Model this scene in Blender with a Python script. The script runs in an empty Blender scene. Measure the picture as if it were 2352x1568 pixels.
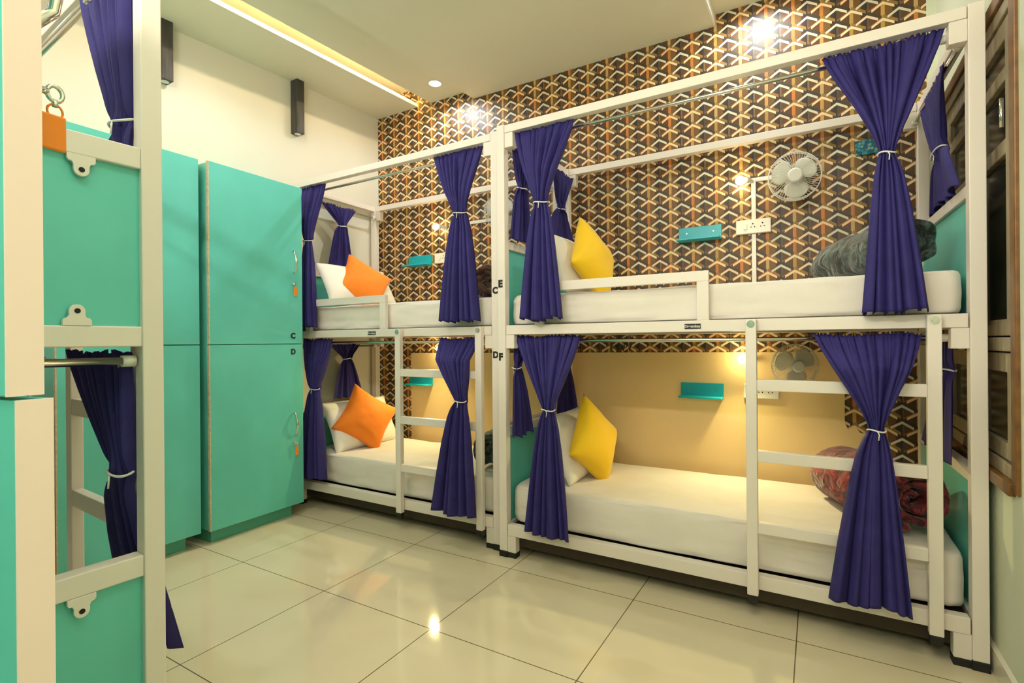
import bpy, bmesh, math, random
from mathutils import Vector, Matrix, noise
random.seed(7)
S = bpy.context.scene
COL = S.collection
PI = math.pi

# ------------------------------------------------------------------ camera
W_, H_ = 2352, 1568
F_PX = 1183.0
yaw, pitch, roll = .534, -.0005, -.008
Fv = Vector((-math.sin(yaw)*math.cos(pitch), math.cos(yaw)*math.cos(pitch), math.sin(pitch)))
Rv = Vector((math.cos(yaw), math.sin(yaw), 0)); Uv = Rv.cross(Fv)
R2 = math.cos(roll)*Rv + math.sin(roll)*Uv
U2 = -math.sin(roll)*Rv + math.cos(roll)*Uv
cd = bpy.data.cameras.new('camera'); cam = bpy.data.objects.new('camera', cd); COL.objects.link(cam)
m = Matrix.Identity(4)
for i in range(3):
    m[i][0] = R2[i]; m[i][1] = U2[i]; m[i][2] = -Fv[i]
m[0][3], m[1][3], m[2][3] = 0, 0, 1.25
cam.matrix_world = m
cd.sensor_width = 36; cd.sensor_fit = 'HORIZONTAL'; cd.lens = F_PX/W_*36
cd.clip_start = .02; cd.clip_end = 60
S.camera = cam
S.view_settings.view_transform = 'Standard'; S.view_settings.look = 'None'
S.view_settings.gamma = 1; S.view_settings.use_curve_mapping = False
S.view_settings.exposure = -0.16

# ------------------------------------------------------------------ materials
def srgb(r, g, b):
    def c(v):
        v /= 255.
        return v/12.92 if v <= .04045 else ((v+.055)/1.055)**2.4
    return (c(r), c(g), c(b), 1)
def mat(name, col, rough=.5, metal=0, noise_amt=0, nscale=20, bump=0, bscale=60, emit=None, estr=0, sheen=0, coat=0, spec=None, aniso=None):
    mt = bpy.data.materials.new(name); mt.use_nodes = True
    nt = mt.node_tree; b = nt.nodes['Principled BSDF']
    b.inputs['Base Color'].default_value = col
    b.inputs['Roughness'].default_value = rough
    b.inputs['Metallic'].default_value = metal
    if spec is not None: b.inputs['Specular IOR Level'].default_value = spec
    if coat: b.inputs['Coat Weight'].default_value = coat; b.inputs['Coat Roughness'].default_value = .08
    if sheen: b.inputs['Sheen Weight'].default_value = sheen; b.inputs['Sheen Roughness'].default_value = .4
    tc = nt.nodes.new('ShaderNodeTexCoord')
    vec = tc.outputs['Object']
    if aniso:
        mp = nt.nodes.new('ShaderNodeMapping'); mp.inputs['Scale'].default_value = aniso
        nt.links.new(vec, mp.inputs['Vector']); vec = mp.outputs['Vector']
    if noise_amt:
        n = nt.nodes.new('ShaderNodeTexNoise'); n.inputs['Scale'].default_value = nscale; n.inputs['Detail'].default_value = 5
        nt.links.new(vec, n.inputs['Vector'])
        r = nt.nodes.new('ShaderNodeValToRGB')
        r.color_ramp.elements[0].position = .3; r.color_ramp.elements[1].position = .7
        r.color_ramp.elements[0].color = tuple(c*(1-noise_amt) for c in col[:3])+(1,)
        r.color_ramp.elements[1].color = tuple(min(1, c*(1+noise_amt)) for c in col[:3])+(1,)
        nt.links.new(n.outputs['Fac'], r.inputs['Fac']); nt.links.new(r.outputs['Color'], b.inputs['Base Color'])
    if bump:
        n2 = nt.nodes.new('ShaderNodeTexNoise'); n2.inputs['Scale'].default_value = bscale; n2.inputs['Detail'].default_value = 3
        nt.links.new(vec, n2.inputs['Vector'])
        bp = nt.nodes.new('ShaderNodeBump'); bp.inputs['Strength'].default_value = bump; bp.inputs['Distance'].default_value = .01
        nt.links.new(n2.outputs['Fac'], bp.inputs['Height']); nt.links.new(bp.outputs['Normal'], b.inputs['Normal'])
    if emit:
        b.inputs['Emission Color'].default_value = emit; b.inputs['Emission Strength'].default_value = estr
    return mt
M = {}
M['frame'] = mat('white_frame_paint', (.82, .745, .67, 1), .38, bump=.05, bscale=30)
M['teal'] = mat('teal_laminate', (.130, .595, .515, 1), .33, noise_amt=.06, nscale=3)
M['teal_dark'] = mat('teal_plinth', (.10, .45, .33, 1), .4)
M['band'] = mat('cream_edge_banding', (.88, .73, .64, 1), .45)
M['gold_band'] = mat('worn_edge_band', (.60, .50, .33, 1), .5, noise_amt=.2, nscale=40)
M['shelf'] = mat('turquoise_shelf', (.012, .42, .52, 1), .35)
M['wall'] = mat('cream_wall_paint', (.77, .735, .61, 1), .6, noise_amt=.02, nscale=1.5, bump=.03, bscale=25)
M['wall_right'] = mat('pale_green_wall_paint', (.70, .73, .55, 1), .6, noise_amt=.03, nscale=2, bump=.03)
M['panel'] = mat('cream_wall_panel', (.86, .62, .29, 1), .35, noise_amt=.03, nscale=2)
M['ceiling'] = mat('ceiling_paint', (.80, .775, .61, 1), .65, noise_amt=.015, nscale=1)
M['lit_edge'] = mat('lit_riser_white', (.9, .89, .84, 1), .5)
M['skirting'] = mat('cream_skirting', (.80, .74, .58, 1), .25)
M['linen'] = mat('white_linen', (.80, .74, .67, 1), .75, noise_amt=.03, nscale=8, bump=.35, bscale=9, sheen=.2)
M['pillow'] = mat('white_pillowcase', (.88, .84, .76, 1), .75, bump=.25, bscale=14, sheen=.2)
M['curtain'] = mat('navy_purple_cotton', (.033, .026, .155, 1), .72, noise_amt=.12, nscale=14, bump=.12, bscale=180, spec=.25)
M['tie'] = mat('white_cord', (.85, .83, .80, 1), .7)
M['orange'] = mat('orange_cotton', (.92, .235, .008, 1), .75, bump=.2, bscale=15, sheen=.2)
M['yellow'] = mat('yellow_cotton', (.90, .56, .004, 1), .75, bump=.2, bscale=15, sheen=.2)
M['chrome'] = mat('chrome', (.75, .75, .72, 1), .15, metal=1)
M['rod'] = mat('polished_steel_rod', (.68, .66, .60, 1), .2, metal=1)
M['black'] = mat('black_rubber', (.008, .008, .007, 1), .5)
M['print'] = mat('black_print', (.006, .006, .006, 1), .6)
M['plate_text'] = mat('plate_lettering', (.55, .52, .45, 1), .5)
M['plastic'] = mat('white_plastic', (.80, .77, .68, 1), .35)
M['hole'] = mat('socket_hole', (.01, .01, .01, 1), .8)
M['fan'] = mat('white_fan_enamel', (.82, .80, .72, 1), .35)
M['fanblade'] = mat('fan_blade_plastic', (.72, .71, .60, 1), .35)
M['sconce'] = mat('dark_grained_wood', (.050, .046, .042, 1), .55, noise_amt=.5, nscale=12, aniso=(6, 6, .5))
M['wood'] = mat('weathered_window_wood', (.30, .24, .15, 1), .45, noise_amt=.25, nscale=8, aniso=(4, 4, .7))
M['jamb'] = mat('brown_varnished_jamb', (.20, .085, .02, 1), .4, noise_amt=.3, nscale=18)
M['glass'] = mat('dark_night_glass', (.022, .022, .014, 1), .12, noise_amt=.5, nscale=7, spec=.6)
M['key_orange'] = mat('orange_key_tag', (.95, .26, .01, 1), .4)
M['ply'] = mat('shade_dark_plywood', (.035, .022, .010, 1), .6, noise_amt=.2, nscale=6)
M['night_void'] = mat('dark_void', (.02, .02, .015, 1), .9)
def fur(name, c1, c2, sc=14):
    mt = bpy.data.materials.new(name); mt.use_nodes = True; nt = mt.node_tree; b = nt.nodes['Principled BSDF']
    tc = nt.nodes.new('ShaderNodeTexCoord'); n = nt.nodes.new('ShaderNodeTexNoise')
    n.inputs['Scale'].default_value = sc; n.inputs['Detail'].default_value = 6; n.inputs['Distortion'].default_value = 1.4
    nt.links.new(tc.outputs['Object'], n.inputs['Vector'])
    r = nt.nodes.new('ShaderNodeValToRGB'); r.color_ramp.elements[0].position = .42; r.color_ramp.elements[1].position = .62
    r.color_ramp.elements[0].color = c1; r.color_ramp.elements[1].color = c2
    nt.links.new(n.outputs['Fac'], r.inputs['Fac']); nt.links.new(r.outputs['Color'], b.inputs['Base Color'])
    b.inputs['Roughness'].default_value = .65; b.inputs['Sheen Weight'].default_value = .5; b.inputs['Sheen Roughness'].default_value = .35
    bp = nt.nodes.new('ShaderNodeBump'); bp.inputs['Strength'].default_value = .8; bp.inputs['Distance'].default_value = .02
    nt.links.new(n.outputs['Fac'], bp.inputs['Height']); nt.links.new(bp.outputs['Normal'], b.inputs['Normal'])
    return mt
M['fur_grey'] = fur('charcoal_green_fleece', (.008, .012, .010, 1), (.070, .110, .095, 1))
M['fur_red'] = fur('crimson_fleece', (.055, .004, .010, 1), (.32, .035, .045, 1))
M['fur_brown'] = fur('brown_fleece', (.035, .012, .006, 1), (.15, .055, .022, 1))
M['fur_green'] = fur('dark_green_fleece', (.008, .014, .009, 1), (.05, .075, .045, 1))
def emis(name, col, st):
    mt = bpy.data.materials.new(name); mt.use_nodes = True; nt = mt.node_tree; nt.nodes.clear()
    e = nt.nodes.new('ShaderNodeEmission'); e.inputs['Color'].default_value = col; e.inputs['Strength'].default_value = st
    o = nt.nodes.new('ShaderNodeOutputMaterial'); nt.links.new(e.outputs[0], o.inputs[0]); return mt
M['bulb'] = emis('warm_bulb_glow', (1, .80, .40, 1), 45)
M['down'] = emis('downlight_glow', (1, .97, .86, 1), 40)
M['led'] = emis('warm_led_strip', (1, .74, .42, 1), 110)

class NG:
    """tiny helper to write math node graphs"""
    def __init__(s, nt): s.nt = nt
    def m(s, op, a, b=None, c=None, clamp=False):
        n = s.nt.nodes.new('ShaderNodeMath'); n.operation = op; n.use_clamp = clamp
        for i, v in enumerate((a, b, c)):
            if v is None: continue
            if isinstance(v, (int, float)): n.inputs[i].default_value = v
            else: s.nt.links.new(v, n.inputs[i])
        return n.outputs[0]
    def mix(s, f, a, b):
        n = s.nt.nodes.new('ShaderNodeMix'); n.data_type = 'RGBA'
        for sock, v in ((n.inputs[0], f), (n.inputs[6], a), (n.inputs[7], b)):
            if hasattr(v, 'is_linked') or hasattr(v, 'links'): s.nt.links.new(v, sock)
            else: sock.default_value = v
        return n.outputs[2]

def wallpaper():
    mt = bpy.data.materials.new('chevron_cube_wallpaper'); mt.use_nodes = True; nt = mt.node_tree
    b = nt.nodes['Principled BSDF']; g = NG(nt)
    tc = nt.nodes.new('ShaderNodeTexCoord'); sp = nt.nodes.new('ShaderNodeSeparateXYZ')
    nt.links.new(tc.outputs['Object'], sp.inputs[0])
    X = g.m('ADD', sp.outputs[0], 20.0); Z = sp.outputs[2]
    w, Hh = .0742, .0925
    base = (srgb(62, 40, 22)); col = None
    def lattice(ox, oz, bars, left, right, arm):
        xx = g.m('DIVIDE', g.m('SUBTRACT', X, ox), 2*w)
        ci = g.m('FLOOR', g.m('ADD', xx, .5))
        du = g.m('MULTIPLY', g.m('SUBTRACT', xx, ci), 2*w)       # signed distance from column centre
        u = g.m('ABSOLUTE', du)
        v0 = g.m('DIVIDE', g.m('SUBTRACT', oz, Z), Hh)           # grows downwards
        # chevron drop: y below apex, measured along the arm
        vc = g.m('SUBTRACT', v0, g.m('MULTIPLY', u, .62/Hh))
        fc = g.m('FRACT', vc)
        near = g.m('LESS_THAN', u, .71*w)
        light = g.m('MULTIPLY', g.m('LESS_THAN', fc, .165), near)
        row = g.m('FLOOR', vc)
        # thick shade band just above the chevron on the right arm, thinner on the left
        wide = g.m('LESS_THAN', u, .93*w)
        rside = g.m('GREATER_THAN', du, 0)
        thr = g.m('SUBTRACT', 1.0, g.m('ADD', .07, g.m('MULTIPLY', rside, .13)))
        band = g.m('MULTIPLY', g.m('GREATER_THAN', fc, thr), wide)
        bar = g.m('LESS_THAN', u, .125*w)
        wn = nt.nodes.new('ShaderNodeTexWhiteNoise'); wn.noise_dimensions = '3D'
        cb = nt.nodes.new('ShaderNodeCombineXYZ')
        nt.links.new(ci, cb.inputs[0]); nt.links.new(g.m('FLOOR', g.m('DIVIDE', row, 1.0)), cb.inputs[1]); cb.inputs[2].default_value = ox
        nt.links.new(cb.outputs[0], wn.inputs['Vector'])
        rp = nt.nodes.new('ShaderNodeValToRGB'); rp.color_ramp.interpolation = 'CONSTANT'
        els = rp.color_ramp.elements
        els[0].position = 0; els[0].color = bars[0]; els[1].position = 1/len(bars); els[1].color = bars[1]
        for i in range(2, len(bars)):
            e = els.new(i/len(bars)); e.color = bars[i]
        nt.links.new(wn.outputs['Value'], rp.inputs['Fac'])
        rp2 = nt.nodes.new('ShaderNodeValToRGB'); rp2.color_ramp.interpolation = 'CONSTANT'
        e2 = rp2.color_ramp.elements
        e2[0].position = 0; e2[0].color = arm[0]; e2[1].position = .34; e2[1].color = arm[1]
        e3 = e2.new(.67); e3.color = arm[2]
        nt.links.new(wn.outputs['Value'], rp2.inputs['Fac'])
        return dict(light=light, band=band, bar=bar, rside=rside, u=u, du=du, barc=rp.outputs['Color'], armc=rp2.outputs['Color'], fc=fc)
    gold = [srgb(196, 150, 74), srgb(184, 118, 46), srgb(190, 160, 100), srgb(204, 122, 50), srgb(178, 142, 66)]
    grey = [srgb(72, 64, 58), srgb(128, 98, 62), srgb(100, 74, 50), srgb(84, 76, 66)]
    a1 = [srgb(238, 210, 160), srgb(244, 200, 150), srgb(232, 214, 172)]
    a2 = [srgb(226, 212, 182), srgb(232, 204, 168), srgb(214, 206, 180)]
    x0 = 20.0-.853
    A = lattice(x0, 2.413, gold, None, None, a1)
    B = lattice(x0+w, 2.413-Hh/2-.008, grey, None, None, a2)
    f1 = (*srgb(58, 38, 22)[:3], 1); f2 = (*srgb(96, 68, 34)[:3], 1)
    c = g.mix(A['rside'], srgb(90, 55, 22), srgb(114, 78, 31))
    dark = g.m('LESS_THAN', B['u'], .40*w)
    c = g.mix(dark, c, g.mix(B['rside'], srgb(60, 41, 27), srgb(88, 60, 30)))
    c = g.mix(B['bar'], c, g.mix(B['rside'], srgb(40, 36, 36), B['barc'])); c = g.mix(A['bar'], c, A['barc'])
    c = g.mix(B['band'], c, g.mix(B['rside'], srgb(76, 55, 34), srgb(60, 54, 38)))
    c = g.mix(A['band'], c, g.mix(A['rside'], srgb(160, 98, 36), srgb(146, 108, 46)))
    c = g.mix(B['light'], c, B['armc']); c = g.mix(A['light'], c, A['armc'])
    nt.links.new(c, b.inputs['Base Color'])
    b.inputs['Roughness'].default_value = .5
    return mt
M['wallpaper'] = wallpaper()

def floor_mat():
    mt = bpy.data.materials.new('polished_cream_floor_tiles'); mt.use_nodes = True; nt = mt.node_tree
    b = nt.nodes['Principled BSDF']; g = NG(nt)
    tc = nt.nodes.new('ShaderNodeTexCoord'); sp = nt.nodes.new('ShaderNodeSeparateXYZ')
    nt.links.new(tc.outputs['Object'], sp.inputs[0])
    T = .69
    def line(c, off, T):
        f = g.m('FRACT', g.m('DIVIDE', g.m('ADD', c, 40*T-off), T))
        d = g.m('MINIMUM', f, g.m('SUBTRACT', 1.0, f))
        return g.m('LESS_THAN', d, .0022/T)
    ln = g.m('MAXIMUM', line(sp.outputs[0], -.08, .688), line(sp.outputs[1], 2.428, .682))
    n = nt.nodes.new('ShaderNodeTexNoise'); n.inputs['Scale'].default_value = 1.6; n.inputs['Detail'].default_value = 4
    nt.links.new(tc.outputs['Object'], n.inputs['Vector'])
    r = nt.nodes.new('ShaderNodeValToRGB'); r.color_ramp.elements[0].position = .3; r.color_ramp.elements[1].position = .75
    r.color_ramp.elements[0].color = (.74, .64, .44, 1); r.color_ramp.elements[1].color = (.82, .72, .51, 1)
    nt.links.new(n.outputs['Fac'], r.inputs['Fac'])
    c = g.mix(ln, r.outputs['Color'], (.16, .12, .06, 1))
    nt.links.new(c, b.inputs['Base Color'])
    b.inputs['Roughness'].default_value = .055
    b.inputs['IOR'].default_value = 1.55
    return mt
M['floor'] = floor_mat()

def tile_art():
    mt = bpy.data.materials.new('painted_turquoise_floral'); mt.use_nodes = True; nt = mt.node_tree
    b = nt.nodes['Principled BSDF']
    tc = nt.nodes.new('ShaderNodeTexCoord'); v = nt.nodes.new('ShaderNodeTexVoronoi'); v.inputs['Scale'].default_value = 60
    nt.links.new(tc.outputs['Object'], v.inputs['Vector'])
    r = nt.nodes.new('ShaderNodeValToRGB'); r.color_ramp.interpolation = 'CONSTANT'
    e = r.color_ramp.elements; e[0].color = srgb(200, 150, 40); e[1].position = .28; e[1].color = srgb(10, 150, 165)
    x = e.new(.55); x.color = srgb(10, 80, 110)
    nt.links.new(v.outputs['Distance'], r.inputs['Fac']); nt.links.new(r.outputs['Color'], b.inputs['Base Color'])
    b.inputs['Roughness'].default_value = .4
    return mt
M['art'] = tile_art()

# ------------------------------------------------------------------ mesh helpers
class MB:
    def __init__(s): s.v = []; s.f = []; s.sm = []
    def add(s, vs, fs, smooth=False):
        o = len(s.v); s.v += [tuple(v) for v in vs]; s.f += [tuple(i+o for i in f) for f in fs]; s.sm += [smooth]*len(fs); return s
    def box(s, x0, x1, y0, y1, z0, z1):
        if x0 > x1: x0, x1 = x1, x0
        if y0 > y1: y0, y1 = y1, y0
        vs = [(x0,y0,z0),(x1,y0,z0),(x1,y1,z0),(x0,y1,z0),(x0,y0,z1),(x1,y0,z1),(x1,y1,z1),(x0,y1,z1)]
        return s.add(vs, [(0,3,2,1),(4,5,6,7),(0,1,5,4),(1,2,6,5),(2,3,7,6),(3,0,4,7)])
    def quadbar(s, p, q, hw, hh):
        """box beam between p and q, half width hw (horizontal), half height hh"""
        p = Vector(p); q = Vector(q); d = (q-p).normalized()
        up = Vector((0,0,1)); side = d.cross(up)
        if side.length < 1e-4: side = Vector((1,0,0)); up = Vector((0,1,0))
        side.normalize(); up = side.cross(d)
        vs = []
        for a in (p, q):
            for sx, sy in ((-1,-1),(1,-1),(1,1),(-1,1)): vs.append(a+side*hw*sx+up*hh*sy)
        return s.add(vs, [(0,3,2,1),(4,5,6,7),(0,1,5,4),(1,2,6,5),(2,3,7,6),(3,0,4,7)])
    def tube(s, pts, r, n=10, closed=False, cap=True, smooth=True):
        pts = [Vector(p) for p in pts]; N = len(pts); rings = []
        prev = None
        for i, p in enumerate(pts):
            if closed: d = (pts[(i+1) % N]-pts[i-1])
            else: d = pts[min(i+1, N-1)]-pts[max(i-1, 0)]
            d.normalize()
            if prev is None:
                a = Vector((0,0,1)) if abs(d.z) < .9 else Vector((1,0,0))
                s1 = d.cross(a).normalized()
            else:
                s1 = (prev - d*prev.dot(d)).normalized()
            prev = s1; s2 = d.cross(s1)
            rr = r[i] if isinstance(r, (list, tuple)) else r
            rings.append([p+(s1*math.cos(2*PI*k/n)+s2*math.sin(2*PI*k/n))*rr for k in range(n)])
        vs = [v for rg in rings for v in rg]; fs = []
        M_ = N if closed else N-1
        for i in range(M_):
            j = (i+1) % N
            for k in range(n): fs.append((i*n+k, i*n+(k+1) % n, j*n+(k+1) % n, j*n+k))
        s.add(vs, fs, smooth)
        if cap and not closed:
            o = len(s.v)-len(vs)
            s.f.append(tuple(o+k for k in reversed(range(n)))); s.sm.append(False)
            s.f.append(tuple(o+(N-1)*n+k for k in range(n))); s.sm.append(False)
        return s
    def prism(s, poly, axis, a0, a1):
        """poly of 2-D points extruded along an axis ('x': poly=(y,z), 'y': poly=(x,z), 'z': poly=(x,y))"""
        n = len(poly)
        def P(p, a): return {'x': (a, p[0], p[1]), 'y': (p[0], a, p[1]), 'z': (p[0], p[1], a)}[axis]
        vs = [P(p, a0) for p in poly]+[P(p, a1) for p in poly]
        fs = [tuple(range(n))[::-1], tuple(range(n, 2*n))]+[(i, (i+1) % n, n+(i+1) % n, n+i) for i in range(n)]
        return s.add(vs, fs)
    def grid(s, P, nu, nv, cu=False, smooth=True):
        vs = [P(i/(nu if cu else nu-1), j/(nv-1)) for j in range(nv) for i in range(nu)]
        fs = []
        for j in range(nv-1):
            for i in range(nu if cu else nu-1):
                i2 = (i+1) % nu
                fs.append((j*nu+i, j*nu+i2, (j+1)*nu+i2, (j+1)*nu+i))
        return s.add(vs, fs, smooth)
    def build(s, name, m, parent=None, bevel=0, origin=None):
        me = bpy.data.meshes.new(name)
        vs = s.v
        if origin: vs = [(v[0]-origin[0], v[1]-origin[1], v[2]-origin[2]) for v in vs]
        me.from_pydata(vs, [], s.f); me.update()
        bm = bmesh.new(); bm.from_mesh(me); bmesh.ops.recalc_face_normals(bm, faces=bm.faces); bm.to_mesh(me); bm.free()
        for p, q in zip(me.polygons, s.sm): p.use_smooth = q
        me.materials.append(m)
        o = bpy.data.objects.new(name, me); COL.objects.link(o)
        if origin: o.location = origin
        if parent: o.parent = parent
        if bevel:
            b = o.modifiers.new('bevel', 'BEVEL'); b.width = bevel; b.segments = 2; b.limit_method = 'ANGLE'
        return o
def tag(o, label=None, cat=None, group=None, kind=None):
    if label: o['label'] = label
    if cat: o['category'] = cat
    if group: o['group'] = group
    if kind: o['kind'] = kind
    return o
def thing(name, label, cat, loc=(0,0,0), rz=0, group=None):
    o = bpy.data.objects.new(name, None); COL.objects.link(o); o.location = loc; o.rotation_euler = (0,0,rz)
    o.empty_display_size = .1
    return tag(o, label, cat, group)
def struct(o): o['kind'] = 'structure'; return o
def copy_tree(o, parent=None):
    c = o.copy(); COL.objects.link(c)
    if parent: c.parent = parent
    for ch in list(o.children): copy_tree(ch, c)
    return c
def text_mesh(name, txt, size, m, parent, mtx, depth=.001):
    cu = bpy.data.curves.new(name, 'FONT'); cu.body = txt; cu.size = size; cu.extrude = depth; cu.align_x = 'CENTER'; cu.align_y = 'CENTER'; cu.offset = size*.055
    t = bpy.data.objects.new('tmp', cu); COL.objects.link(t)
    bpy.context.view_layer.update()
    me = bpy.data.meshes.new_from_object(t.evaluated_get(bpy.context.evaluated_depsgraph_get()))
    bpy.data.objects.remove(t); me.materials.clear(); me.materials.append(m)
    me.transform(mtx)
    o = bpy.data.objects.new(name, me); COL.objects.link(o)
    if parent: o.parent = parent
    return o
# text facing -Y: x right, z up ; text facing +X : y right, z up
def face_my(x, y, z): return Matrix(((1,0,0,x),(0,0,-1,y),(0,1,0,z),(0,0,0,1)))
def face_px(x, y, z): return Matrix(((0,0,1,x),(1,0,0,y),(0,1,0,z),(0,0,0,1)))

# ------------------------------------------------------------------ room shell
XL, XR, YB, YN = -3.58, .57, 3.58, -.62
def zc(y): return 3.37-.045*(YB-y)
struct(MB().box(XL-.1, XR+.3, YN-.1, YB+.1, -.1, 0).build('floor', M['floor']))
struct(MB().box(XL-.1, XL, YN-.1, YB+.1, 0, 3.8).build('wall_left', M['wall']))
struct(MB().box(XL, .527, YB, YB+.1, 0, 3.8).build('wall_back', M['wallpaper']))
struct(MB().box(.527, XR+.3, YB, YB+.1, 0, 3.8).build('wall_back_plain_strip', M['wall_right']))
struct(MB().box(XL-.1, XR+.3, YN-.1, YN, 0, 3.8).build('wall_front', M['wall']))
# right wall with the window opening
WY0, WY1, WZ0, WZ1 = 2.335, 3.44, .76, 2.43
wr = MB()
wr.box(XR, XR+.2, YN, WY0, 0, 3.8); wr.box(XR, XR+.2, WY1, YB, 0, 3.8)
wr.box(XR, XR+.2, WY0, WY1, 0, WZ0); wr.box(XR, XR+.2, WY0, WY1, WZ1, 3.8)
struct(wr.build('wall_right', M['wall_right']))
sk = MB()
sk.prism([(XR, 0), (XR-.012, 0), (XR-.012, .09), (XR, .10)], 'y', YN, YB)
struct(sk.build('baseboard_right', M['skirting']))
struct(MB().box(XL, XL+.012, YN, YB, 0, .1).build('baseboard_left', M['skirting']))
# cream laminate field on the back wall behind the lower bunks (ragged torn corner at its right end)
pz = MB()
pz.prism([(-3.185, .11), (.30, .11), (.30, .60), (.285, .665), (.255, .70), (.215, .705), (.19, .735), (.155, .72), (.139, .76),
          (.139, 1.172), (-3.185, 1.150)], 'y', YB-.006, YB)
struct(pz.build('trim_1', M['panel']))

# ceiling: border, lit cove, strip with downlights, dropped panel, right strip (all slope gently as in the room)
def slab(x0, x1, dz0, dz1):
    b = MB(); y0, y1 = YN, YB
    vs = []
    for z in (dz0, dz1):
        for (x, y) in ((x0,y0),(x1,y0),(x1,y1),(x0,y1)): vs.append((x, y, zc(y)+z))
    return b.add(vs, [(0,3,2,1),(4,5,6,7),(0,1,5,4),(1,2,6,5),(2,3,7,6),(3,0,4,7)])
struct(slab(XL, -3.085, 0, .030).build('ceiling_border', M['ceiling']))
struct(slab(-2.935, -2.44, 0, .06).build('ceiling_strip_left', M['ceiling']))
struct(slab(XL, XR, .17, .25).build('ceiling', M['ceiling']))
struct(slab(-2.475, -.562, -.075, .17).build('ceiling_dropped_panel', M['ceiling']))
struct(slab(-.563, -.553, -.077, .012).build('trim_lit_edge', M['lit_edge']))  # whiter paint stands in for light on the dropped panel's right riser
struct(slab(-.553, XR, 0, .17).build('ceiling_strip_right', M['ceiling']))
b = MB(); b.add([(-2.925, YN+.02, zc(YN)+.064), (-2.90, YN+.02, zc(YN)+.064), (-2.90, YB-.02, zc(YB)+.064), (-2.925, YB-.02, zc(YB)+.064),
                 (-2.925, YN+.02, zc(YN)+.072), (-2.90, YN+.02, zc(YN)+.072), (-2.90, YB-.02, zc(YB)+.072), (-2.925, YB-.02, zc(YB)+.072)],
                [(0,3,2,1),(4,5,6,7),(0,1,5,4),(1,2,6,5),(2,3,7,6),(3,0,4,7)])
o = b.build('led_strip', M['led']); tag(o, 'warm glowing strip light hidden inside the long ceiling cove', 'light')

def light(name, kind, loc, energy, color, size=.05, rot=None, **kw):
    l = bpy.data.lights.new(name, kind); l.energy = energy; l.color = color
    if kind == 'AREA': l.shape = kw.get('shape', 'DISK'); l.size = size; 
    else: l.shadow_soft_size = size
    if kind == 'AREA' and 'size_y' in kw: l.shape = 'RECTANGLE'; l.size_y = kw['size_y']
    if kind == 'SPOT': l.spot_size = kw.get('angle', 2.0); l.spot_blend = kw.get('blend', .6)
    o = bpy.data.objects.new(name, l); COL.objects.link(o); o.location = loc
    if rot: o.rotation_euler = rot
    return o
WARM = (1, .90, .74)
DL = [(-2.66, 3.30, 0, 'round white downlight in the left ceiling strip close to the patterned wall'),
      (-2.68, 1.85, 0, 'round white downlight in the left ceiling strip above the teal lockers'),
      (-2.68, .1, 0, 'added unseen fill downlight in the left ceiling strip nearest the front wall'),  # out of view, added for fill
      (-.30, 3.33, 0, 'round white downlight in the right ceiling strip close to the patterned wall'),
      (-.25, .95, 0, 'added unseen fill downlight in the middle of the right ceiling strip'),  # unseen lamp added as fill
      (-.25, .1, 0, 'added unseen fill downlight in the right ceiling strip nearest the front wall')]  # unseen lamp near the camera, added as fill
for x, y, dz, lab in DL:
    z = zc(y)+dz
    t = thing('downlight', lab, 'ceiling light', (x, y, z), 0, 'recessed ceiling downlights')
    b = MB(); b.tube([(.052*math.cos(a*PI/16), .052*math.sin(a*PI/16), -.003) for a in range(32)], .006, 6, closed=True); b.build('trim_ring', M['plastic'], t)
    b = MB(); b.tube([(0,0,-.002), (0,0,-.005)], .047, 28); b.build('diffuser', M['down'], t)
    E_ = 17 if y > 3 else (19 if x < -1 else 10.5)
    col = (.93, .97, 1) if (y > 3 or x < -1) else WARM
    light('downlight_lamp', 'SPOT', (x, y, z-.012), E_*2.6, col, .045, angle=2.95, blend=.5)
# unseen fill batten, added for soft light, on the front wall behind the camera
t = thing('fill_tube', 'added fill tube light, unseen, on the wall behind the camera', 'light', (-.9, YN, 2.75))
MB().box(-.62, .62, 0, .04, -.03, .03).build('housing', M['plastic'], t, .003)
b = MB(); b.tube([(-.6, .055, 0), (.6, .055, 0)], .016, 12); b.build('tube', emis('fill_tube_glow', (1, .93, .78, 1), 8), t)
light('fill_tube_lamp', 'AREA', (-.9, YN+.09, 2.75), 46, (1, .94, .82), 1.2, rot=(math.radians(98), 0, 0), size_y=.08)
t = thing('fill_panel', 'added square fill panel, unseen, on the wall right behind the camera', 'light', (.12, YN, 1.95))  # unseen panel added to brighten the near door and its edge
MB().box(-.16, .16, 0, .03, -.16, .16).build('housing', M['plastic'], t, .004)
MB().box(-.145, .145, .03, .032, -.145, .145).build('diffuser', emis('fill_panel_glow', (1, .92, .80, 1), 5), t)
light('fill_panel_lamp', 'AREA', (.12, YN+.05, 1.95), 10.5, (1, .92, .80), .29, rot=(math.radians(90), 0, 0), size_y=.29)
S.world = bpy.data.worlds.new('world'); S.world.use_nodes = True
S.world.node_tree.nodes['Background'].inputs[0].default_value = (.02, .02, .025, 1)

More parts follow.
